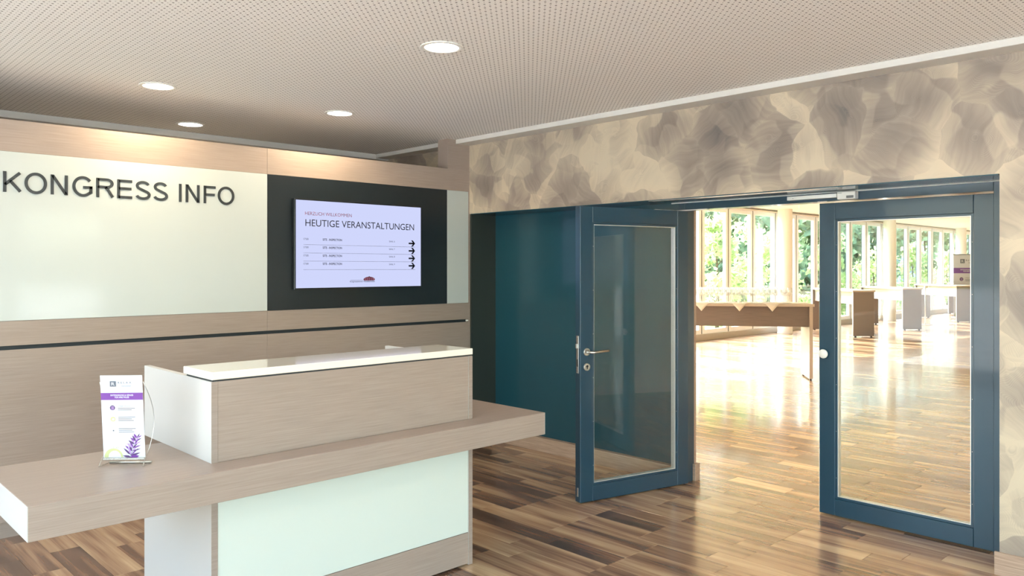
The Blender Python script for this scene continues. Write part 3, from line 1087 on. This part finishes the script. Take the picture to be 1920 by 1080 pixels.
for ch, z0_, z1_ in (('K', 22, 175), ('O', 190, 367), ('N', 395, 530), ('G', 565, 722), ('R', 752, 893), ('E', 916, 1033), ('S', 1057, 1177),
                     ('S', 1197, 1313), ('I', 1400, 1418), ('N', 1451, 1560), ('F', 1592, 1686), ('O', 1702, 1832)):
    xa = on_y(z0_ / 4.174, 350, YP).x - lt.location.x
    xb = on_y(z1_ / 4.174, 350, YP).x - lt.location.x
    bm = bmesh.new()
    for ps_ in letter_bands(ch, xa, xb):
        band(bm, ps_, LT, ch == 'O')
    finish('letter', bm, M['letter'], lt)

# ---- wall display
YS = YP - 0.045


def scr(zx, zy):                     # pixel in the enlarged screen crop -> photo pixel -> point on the screen plane
    return on_y(540 + zx * 260 / 1478, 360 + zy * 190 / 1080, YS)


tl, br = scr(85, 80), scr(1415, 1000)
sx0, sx1, sz0, sz1 = tl.x, br.x, br.z, tl.z
dsp = empty('wall_display', ((sx0 + sx1) / 2, YS, (sz0 + sz1) / 2))
tag(dsp, 'flat wall display listing events on the black panel', 'display')
P = dsp.location
box('housing', sx0 - 0.012, sx1 + 0.012, YS + 0.002, YP - 0.002, sz0 - 0.012, sz1 + 0.012, M['bezel'], dsp, 0.003)
box('screen', sx0, sx1, YS, YS + 0.002, sz0, sz1, M['screen'], dsp, 0)
yt = -0.0008


def stext(body, xl, xr, ybase, ytop, mat, bold=0.0, xref=None):
    a, b = scr(xl, ybase), scr(xr, ybase)
    c = scr(xl, ytop)
    put_text('screen_text', body, a.x - P.x, b.x - P.x, a.z - P.z, c.z - a.z, yt, mat, dsp, bold)


stext('HERZLICH WILLKOMMEN', 181, 679, 243, 208, M['ink_red'])
stext('HEUTIGE VERANSTALTUNGEN', 185, 1343, 362, 290, M['ink_navy'])
for i in range(4):
    stext('17:00', 166, 218, 510 + 88 * i, 490 + 88 * i, M['ink'])
    stext('SITE - INSPECTION', 370, 575, 518 + 86 * i, 496 + 86 * i, M['ink_navy'], 0.018)
    stext('SAAL %d' % (6 + i), 1077, 1138, (535, 617, 697, 779)[i], (518, 600, 680, 762)[i], M['ink'])
    a = scr(165, (558, 648, 735, 826)[i]); b = scr(1355, (588, 666, 746, 828)[i])
    z = (a.z + b.z) / 2
    flat('screen_line', [(a.x - P.x, z - P.z - 0.0012), (b.x - P.x, z - P.z - 0.0012), (b.x - P.x, z - P.z + 0.0012), (a.x - P.x, z - P.z + 0.0012)], yt, M['ink_line'], dsp)
    c = scr(1320, (549, 628, 708, 787)[i])
    u, cx, cz = 0.0275, c.x - P.x, c.z - P.z
    ux, uz = u * 1.22, u * 0.95
    for pc in ([(-1, -0.26), (0.5, -0.26), (0.5, 0.26), (-1, 0.26)], [(0.45, 0), (1.0, 0), (0.3, 1.0), (-0.25, 1.0)], [(0.45, 0), (-0.25, -1.0), (0.3, -1.0), (1.0, 0)]):
        flat('screen_arrow', [(cx + p * ux, cz + q * uz) for p, q in pc], yt, M['ink_navy'], dsp)
a, b, c = scr(660, 962), scr(925, 962), scr(660, 948)
put_text('screen_text', 'Kongresszentrum Westfalenhallen', a.x - P.x, b.x - P.x, a.z - P.z, 0.0105, yt, M['ink_navy'], dsp, 0.01)
a, b = scr(665, 941), scr(800, 941)
flat('screen_line', [(a.x - P.x, a.z - P.z - 0.001), (b.x - P.x, a.z - P.z - 0.001), (b.x - P.x, a.z - P.z + 0.001), (a.x - P.x, a.z - P.z + 0.001)], yt, M['ink_navy'], dsp)
a, b, c = scr(804, 945), scr(926, 945), scr(860, 903)
cx, hw, z0, hh = (a.x + b.x) / 2 - P.x, (b.x - a.x) / 2, a.z - P.z, c.z - a.z
flat('screen_emblem', [(cx + hw * math.cos(t), z0 + hh * (0.25 + 0.75 * math.sin(t))) for t in [math.pi * k / 16 for k in range(17)]] + [(cx - hw * 0.86, z0), (cx + hw * 0.86, z0)], yt, M['ink_red'], dsp)
flat('screen_emblem', [(cx - hw * 0.1, z0 + hh), (cx + hw * 0.1, z0 + hh), (cx + hw * 0.06, z0 + hh * 1.14), (cx - hw * 0.06, z0 + hh * 1.14)], yt, M['ink_navy'], dsp)
for q in (-0.7, -0.35, 0.0, 0.35, 0.7):
    flat('screen_emblem', [(cx + hw * q - 0.0015, z0 + hh * 0.12), (cx + hw * q + 0.0015, z0 + hh * 0.12), (cx + hw * q + 0.0015, z0 + hh * 0.7), (cx + hw * q - 0.0015, z0 + hh * 0.7)], yt - 0.0002, M['lilac'], dsp)


# ---- poster artwork shared by desk stand and roll-up banner (local x: 0..w, z: 0..h, facing -Y)
def artwork(parent, w, h, y):
    def R(name, x0, x1, z0, z1, mat, dy=0.0):
        flat(name, [(x0 * w, z0 * h), (x1 * w, z0 * h), (x1 * w, z1 * h), (x0 * w, z1 * h)], y - dy, mat, parent)
    s = w * 0.0006
    # logo: grey square with a pale ring-letter and word
    R('print_logo', 0.225, 0.375, 0.865, 0.932, M['print_grey'])
    put_text('print_text', 'R', 0.262 * w, 0.338 * w, 0.879 * h, 0.038 * h, y - s, M['paper'], parent)
    put_text('print_text', 'R E L A X', 0.415 * w, 0.74 * w, 0.900 * h, 0.024 * h, y, M['print_grey'], parent, 0.015)
    R('print_line', 0.49, 0.735, 0.874, 0.878, M['print_grey'])
    R('print_line', 0.50, 0.72, 0.866, 0.869, M['print_grey'])
    # purple band with two lines
    R('print_band', 0.0, 1.0, 0.703, 0.790, M['purple'])
    put_text('print_text', 'ENTSPANNUNG & GENUSS', 0.23 * w, 0.77 * w, 0.752 * h, 0.018 * h, y - s, M['paper'], parent, 0.02)
    put_text('print_text', 'FÜR IHRE PAUSE', 0.33 * w, 0.67 * w, 0.726 * h, 0.018 * h, y - s, M['paper'], parent, 0.02)
    # three icons with lines of small print
    for i, zc in enumerate((0.608, 0.470, 0.330)):
        r0 = 0.062 * w
        ring = [(0.265 * w + r0 * math.cos(t), zc * h + r0 * math.sin(t)) for t in [2 * math.pi * k / 20 for k in range(20)]]
        m_ = (M['purple_dk'], M['print_green'], M['print_grey'])[i]
        if i == 2:
            ring = [(0.265 * w + r0 * 0.3 * math.cos(t), zc * h + r0 * 0.3 * math.sin(t)) for t in [2 * math.pi * k / 12 for k in range(12)]]
        flat('print_icon', ring, y, m_, parent)
        if i == 0:
            for dz in (0.02, -0.004, -0.028):
                R('print_icon', 0.235, 0.30, zc + dz * 0.6 - 0.004, zc + dz * 0.6 + 0.004, M['lilac'], s)
        if i == 1:
            flat('print_icon', [(0.235 * w, (zc - 0.012) * h), (0.285 * w, (zc - 0.016) * h), (0.305 * w, (zc + 0.006) * h), (0.26 * w, (zc + 0.014) * h)], y - s, M['paper'], parent)
        if i == 0:
            put_text('print_text', 'STREET FOOD', 0.39 * w, 0.69 * w, (zc + 0.012) * h, 0.014 * h, y, M['print_grey'], parent)
        for j in range(2 if i == 0 else 3):
            z = zc - 0.010 - 0.021 * j if i == 0 else zc + 0.02 - 0.021 * j
            R('print_line', 0.39, (0.80, 0.72, 0.76)[j], z, z + 0.007, M['print_grey'])
    # lime and lavender at the bottom edge

    def blade(x, z, ang, ln, wd, mat, dy=0.0):
        c_, s_ = math.cos(ang), math.sin(ang)
        pts = []
        for u, v in ((0, 0), (0.3, 0.5), (0.65, 0.42), (1, 0), (0.65, -0.42), (0.3, -0.5)):
            pts.append((x * w + (u * ln * c_ - v * wd * s_) * w, z * h + (u * ln * s_ + v * wd * c_) * w))
        flat('print_leaf', pts, y - dy, mat, parent)
    half = [(0.245 * w + 0.225 * w * math.cos(t), 0.003 * h + 0.225 * w * math.sin(t)) for t in [math.pi * k / 24 for k in range(25)]]
    flat('print_fruit', half, y, M['print_green'], parent)
    half = [(0.27 * w + 0.15 * w * math.cos(t), 0.003 * h + 0.165 * w * math.sin(t)) for t in [math.pi * k / 24 for k in range(25)]]
    flat('print_fruit', half, y - s, M['paper'], parent)
    for an, x_ in ((1.0, 0.30), (0.8, 0.33), (1.9, 0.26)):
        blade(x_, 0.105, an, 0.09, 0.012, M['print_green'], s)
    # sprig
    stem = [(0.64, 0.0), (0.70, 0.09), (0.76, 0.17), (0.84, 0.25)]
    for (a_, b_) in zip(stem[:-1], stem[1:]):
        ang = math.atan2((b_[1] - a_[1]) * h, (b_[0] - a_[0]) * w)
        blade(a_[0], a_[1], ang, math.hypot((b_[0] - a_[0]), (b_[1] - a_[1]) * h / w), 0.012, M['purple_dk'], s)
    k_ = 0
    for t_, (x_, z_) in ((0, (0.66, 0.03)), (1, (0.69, 0.075)), (2, (0.72, 0.115)), (3, (0.755, 0.16)), (4, (0.79, 0.20)), (5, (0.82, 0.235))):
        ln = 0.25 - 0.022 * t_
        for an in (0.35, 2.45, 0.85, 1.95):
            blade(x_, z_, an + 0.06 * t_ - 0.1, ln, 0.05 if k_ % 2 else 0.032, (M['lilac'], M['purple_dk'], M['purple'])[k_ % 3], s * (1.5 + 0.2 * (k_ % 5)))
            k_ += 1
    blade(0.64, 0.004, 0.12, 0.22, 0.09, M['purple'], s * 3)
    blade(0.66, 0.004, 2.95, 0.20, 0.06, M['purple_dk'], s * 3)
    blade(0.64, 0.02, 0.30, 0.26, 0.05, M['purple_dk'], s * 2)


# ---- desk poster stand
yaw = TH - math.pi / 2
ps = empty('poster_stand', (1.103, 3.458, SZ1), yaw + math.radians(3))     # front faces the visitor: local -Y towards the camera
tag(ps, 'small white and purple poster in a steel wire stand on the desk slab', 'poster stand')
pw, ph, lean = 0.168, 0.345, math.radians(-5.5)
poster = empty('poster', (-pw / 2 - 0.004, 0.006, 0.030))
poster.parent = ps
poster.rotation_euler = (-lean, 0, 0)
lbox('poster_sheet', 0, pw, 0.0, 0.0012, 0, ph, M['paper'], poster, 0)
artwork(poster, pw, ph, -0.0006)
# wire frame: two front feet, side wires, back bow, rear bar
top_y = 0.006 + math.sin(lean) * ph
top_z = 0.030 + math.cos(lean) * ph
for s_ in (-1, 1):
    x = s_ * pw / 2 - 0.004
    tube('wire_foot', [(x + s_ * 0.003, 0.004, 0.035), (x + s_ * 0.004, -0.030, 0.0022), (x + s_ * 0.004 + 0.014, 0.022, 0.004)], 0.0016, M['steel'], ps, 8)
    pts = []
    for i in range(9):
        t = i / 8
        pts.append((x + s_ * 0.003 + (0.02 * math.sin(math.pi * t) if s_ > 0 else 0), 0.006 + math.sin(lean) * ph * t + 0.045 * math.sin(math.pi * t) + 0.004, 0.030 + math.cos(lean) * ph * t * 0.92))
    tube('side_wire', pts, 0.0013, M['steel'], ps, 8)
tube('rear_bar', [(-pw / 2 + 0.012, 0.024, 0.006), (pw / 2 + 0.014, 0.024, 0.006)], 0.0045, M['steel'], ps, 10)
lbox('lip_bar', -pw / 2 - 0.004, pw / 2 - 0.004, -0.004, 0.010, 0.022, 0.030, M['steel'], ps, 0.001)

# ================================================================== THINGS IN THE HALL
TZ = 1.088


def bar_table(x, y, ang, ln, dp, label, group, apron='hall_light'):
    """near end panel at local x=0..; long axis +x, depth along y (centred)"""
    e = empty('bar_table', (x, y, 0), ang)
    tag(e, label, 'table', group)
    h = dp / 2
    lbox('tabletop', -0.02, ln + 0.02, -h - 0.02, h + 0.02, TZ - 0.038, TZ, M['hall_light'], e, 0.002)
    for a in (0.0, ln - 0.045):
        pn = lbox('end_panel', a, a + 0.045, -h, h, 0.02, TZ - 0.038, M['hall_wood'], e, 0.002)
        for s_ in (-1, 1):
            lbox('glide', a + 0.01, a + 0.035, s_ * (h - 0.06) - 0.02, s_ * (h - 0.06) + 0.02, 0.0, 0.02, M['black'], e, 0)
            lbox('panel_edge', a, a + 0.045, s_ * h - (0.0005 if s_ < 0 else -0.0), s_ * h + (0.0005 if s_ > 0 else 0.0), 0.02, TZ - 0.038, M['hall_light'], pn, 0)
    lbox('apron', 0.045, ln - 0.045, -h + 0.06, -h + 0.085, TZ - 0.33, TZ - 0.038, M['hall_wood'], e, 0.001)
    lbox('apron', 0.045, ln - 0.045, h - 0.085, h - 0.06, TZ - 0.33, TZ - 0.038, M[apron], e, 0.001)
    return e


# table with the glasses: long side towards the doorway
TA = math.radians(126.87)
tdir = Vector((math.cos(TA), math.sin(TA), 0))
tn = Vector((math.sin(TA), -math.cos(TA), 0))          # away from the doorway
corner = Vector((10.88, 5.15, 0))
t1c = corner + tn * 0.32
glass_table = bar_table(t1c.x, t1c.y, TA, 2.45, 0.62, 'taupe bar table carrying rows of glasses and napkins', None, 'hall_wood')
del_group = [c for c in glass_table.children if c.name.startswith('apron')]

TG = 'bar tables along the hall windows'
la = math.atan2(0.76, 0.65)
for (a, b, lab) in (((18.436, 7.747), (18.767, 7.429), 'dark ended bar table whose far end meets the first hall column'),
                    ((21.406, 7.746), (21.774, 7.393), 'grey ended bar table between the two hall columns'),
                    ((25.758, 7.767), (26.078, 7.460), 'grey ended bar table in front of the roll-up banner'),
                    ((28.93, 7.79), (29.3, 7.45), 'bar table behind the roll-up banner')):
    mx, my = (a[0] + b[0]) / 2, (a[1] + b[1]) / 2
    bar_table(mx, my, la, 2.2, 0.50, lab, TG)

# roll-up banner
bn = empty('rollup_banner', (27.65, 8.02, 0), yaw)
tag(bn, 'tall white and purple roll-up banner standing behind a bar table', 'banner')
lbox('banner_base', -0.49, 0.49, -0.10, 0.10, 0.0, 0.07, M['alu'], bn, 0.01)
lbox('banner_sheet', -0.47, 0.47, -0.002, 0.002, 0.07, 2.03, M['paper'], bn, 0)
lbox('top_rail', -0.475, 0.475, -0.012, 0.012, 2.02, 2.045, M['label_grey'], bn, 0.002)
tube('rear_pole', [(0, 0.03, 0.06), (0, 0.02, 2.02)], 0.01, M['alu'], bn)
ba = empty('banner_print', (-0.47, -0.004, 0.07)); ba.parent = bn
artwork(ba, 0.94, 1.95, 0.0)

# slim steel stand
st = empty('pole_stand', (23.891, 8.027, 0), yaw)
tag(st, 'slim dark steel pole stand on a flat foot between bar tables', 'stand')
lbox('foot_plate', -0.16, 0.16, -0.10, 0.10, 0.0, 0.012, M['label_grey'], st, 0.002)
tube('pole', [(0, 0, 0.01), (0, 0, 1.06)], 0.016, M['steel'], st, 12)
lbox('clip', -0.02, 0.06, -0.02, 0.02, 1.04, 1.10, M['white_plastic'], st, 0.003)

# napkins under the glasses: squares laid cornerwise, one corner hanging over the front edge
DEP = 0.62 + 0.04


def on_table(u, v, z=0.0):
    """u along the table from the right corner, v from the front edge towards the windows"""
    return corner + tdir * u + tn * v + Vector((0, 0, z))


def napkin(u, v, size, label, group):
    bm = bmesh.new()
    n = 12
    grid = {}
    for i in range(n + 1):
        for j in range(n + 1):
            a, b = (i / n - 0.5), (j / n - 0.5)
            du, dv_ = (a - b) * 0.215 * size, (a + b) * 0.26 * size
            vv = v + dv_
            z = TZ + 0.0035 + 0.001 * math.sin(9 * a + 3 * u) * math.cos(7 * b)
            if vv < -0.0225:
                z -= (-0.0225 - vv) * 0.97
                vv = -0.0225 - 0.006 - 0.03 * (-0.0225 - vv)
            p = on_table(u + du, vv, z)
            grid[i, j] = bm.verts.new(p)
    for i in range(n):
        for j in range(n):
            bm.faces.new((grid[i, j], grid[i + 1, j], grid[i + 1, j + 1], grid[i, j + 1]))
    o = finish('napkin', bm, M['cloth'], smooth=True)
    sol = o.modifiers.new('thickness', 'SOLIDIFY'); sol.thickness = 0.002; sol.offset = 1
    tag(o, label, 'napkin', group)
    return o


for px_ in (1315, 1386, 1447.5):
    p = on_z(px_, 568, TZ)
    q = on_x(px_, 568, corner.x)
    # intersect the view ray with the front edge line of the table
    r = ray(px_, 568)
    den = r.x * tdir.y - r.y * tdir.x
    u = (corner.y * r.x - corner.x * r.y) / (-den) if den else 0
    napkin(u, 0.12, 1.0, 'white linen napkin with a corner hanging over the bar table edge', 'napkins under the glasses')
napkin(0.20, 0.19, 0.66, 'flat white linen napkin at the free end of the glasses table', None)

# wine glasses
bm = bmesh.new()
add_lathe(bm, [(0.0, 0.0), (0.032, 0.001), (0.031, 0.003), (0.008, 0.008), (0.004, 0.02), (0.0038, 0.095), (0.012, 0.105), (0.028, 0.125), (0.0355, 0.155), (0.034, 0.19), (0.030, 0.22)], 14)
bmesh.ops.remove_doubles(bm, verts=bm.verts, dist=1e-5)
gme = bpy.data.meshes.new('wine_glass')
bm.to_mesh(gme); bm.free()
gme.materials.append(M['wine_glass'])
for p in gme.polygons:
    p.use_smooth = True
for rrow in range(4):
    for c_ in range(20):
        u = 0.30 + c_ * 0.078 + (0.039 if rrow % 2 else 0)
        v = 0.13 + rrow * 0.105
        o = bpy.data.objects.new('wine_glass', gme)
        o.location = on_table(u, v, TZ + 0.0062)
        o.rotation_euler.z = rng.random() * 6
        C.objects.link(o)
        tag(o, 'clear stemmed wine glass standing in rows on the bar table with napkins', 'glass', 'wine glasses on the bar table')

# ================================================================== OUTSIDE
tag(box('ground_outside', -70, 160, -70, 140, -0.4, -0.15, M['grass'], bev=0), 'lawn outside the hall windows', 'lawn', kind='structure')

M['bounce'] = principled('pale_bounce', srgb(216, 213, 207), 0.8, bump=0.2, bscale=30)  # unseen pale ground, added to bounce daylight up onto the lobby ceiling
tag(box('reflector', -60, LX0 - 0.2, -60, 60, -0.15, -0.05, M['bounce'], bev=0), 'added pale terrace outside the lobby windows', 'reflector', kind='structure')
tag(box('reflector_front', LX0 - 0.2, 30, -60, LY0 - 0.2, -0.15, -0.05, M['bounce'], bev=0), 'added pale terrace outside the front windows', 'reflector', kind='structure')


def tree(name, x, y, h, rad, n, leaf, mat, label, cat, group, crown0=0.25, seed=0):
    r = random.Random(seed)
    e = empty(name, (x, y, -0.15))
    tag(e, label, cat, group)
    bm = bmesh.new()
    add_tube(bm, [(0, 0, 0), (0.02 * h, 0, h * 0.4), (0, 0.02 * h, h * 0.85)], [0.018 * h, 0.012 * h, 0.004 * h], 7)
    for i in range(7):
        z = h * (crown0 + 0.08 + 0.08 * i)
        a = r.random() * 6.28
        add_tube(bm, [(0.01 * h, 0.005 * h, z), (math.cos(a) * rad * 0.5, math.sin(a) * rad * 0.5, z + 0.08 * h)], [0.006 * h, 0.002 * h], 5)
    finish('trunk', bm, M['bark'], e, smooth=True)
    vs, fs = [], []
    clumps = []
    for i in range(26):
        t = r.random()
        z = h * (crown0 + (1 - crown0) * t)
        rr = rad * math.sqrt(max(0.02, 1 - (2 * abs(t - 0.42)) ** 2 if t > 0.42 else 1 - (1.6 * (0.42 - t)) ** 2)) * (0.35 + 0.65 * r.random())
        a = r.random() * 6.28
        clumps.append((math.cos(a) * rr, math.sin(a) * rr, z, rad * (0.22 + 0.22 * r.random())))
    for i in range(n):
        cx, cy, cz, cr = clumps[r.randrange(len(clumps))]
        d = Vector((r.gauss(0, 1), r.gauss(0, 1), r.gauss(0, 0.8))) * cr * 0.6
        p = Vector((cx, cy, min(h, cz))) + d
        nx = Vector((r.gauss(0, 1), r.gauss(0, 1), r.gauss(0.5, 0.8))).normalized()
        t1 = nx.orthogonal().normalized()
        t1.rotate(Matrix.Rotation(r.random() * 6.28, 3, nx))
        t2 = nx.cross(t1)
        s = leaf * (0.6 + 0.8 * r.random())
        b = len(vs)
        vs += [p - t1 * s, p - t2 * s * 0.55 - nx * s * 0.12, p + t1 * s, p + t2 * s * 0.55 - nx * s * 0.12]
        fs += [(b, b + 1, b + 2), (b, b + 2, b + 3)]
    m_ = bpy.data.meshes.new('foliage'); m_.from_pydata([tuple(v) for v in vs], [], fs)
    m_.materials.append(mat)
    o = bpy.data.objects.new('foliage', m_); C.objects.link(o); o.parent = e
    o['kind'] = 'stuff'
    return e


NG = 'young trees outside the hall windows'
for i, (x, y, h) in enumerate(((16.6, 11.6, 2.5), (19.3, 11.9, 3.25), (21.6, 12.2, 3.15), (24.4, 12.6, 3.0), (28.0, 12.5, 3.0), (31.8, 12.6, 2.7), (36.0, 12.6, 2.7), (41.0, 12.8, 2.4), (46.0, 13.0, 2.5))):
    tree('young_tree', x, y, h, 0.75, 1500, 0.085, M['leaf_light'], 'young light green tree growing close outside the hall windows', 'tree', NG, 0.08, 40 + i)
FG = 'tall trees behind the young trees'
for i, (x, y, h, rd) in enumerate(((23, 18, 5.4, 1.9), (28, 23.5, 7.5, 2.2), (30, 17.5, 5.6, 1.9), (35.5, 23, 7.6, 2.2), (37.5, 17.5, 5.2, 1.9), (43, 24, 8, 2.3), (46, 18.5, 5.8, 2.0), (51.5, 24, 7.8, 2.3), (55, 18.5, 5.6, 2.0), (60, 25, 8, 2.3), (65, 20, 6, 2.0))):
    tree('tall_tree', x, y, h, rd, 3200, 0.24, M['leaf_dark'], 'tall dark green tree standing behind the young trees', 'tree', FG, 0.05, 90 + i)

# far office building
ob = empty('office_building', (100, 36, -0.15))
tag(ob, 'pale grey office building far behind the trees', 'building')
lbox('wall', -16, 30, 0, 12, 0, 15, M['facade'], ob, 0)
for r_ in range(4):
    for c_ in range(15):
        lbox('window', -15 + c_ * 3, -13 + c_ * 3, -0.08, 0.0, 1.2 + r_ * 3.5, 3.4 + r_ * 3.5, M['facade_glass'], ob, 0)
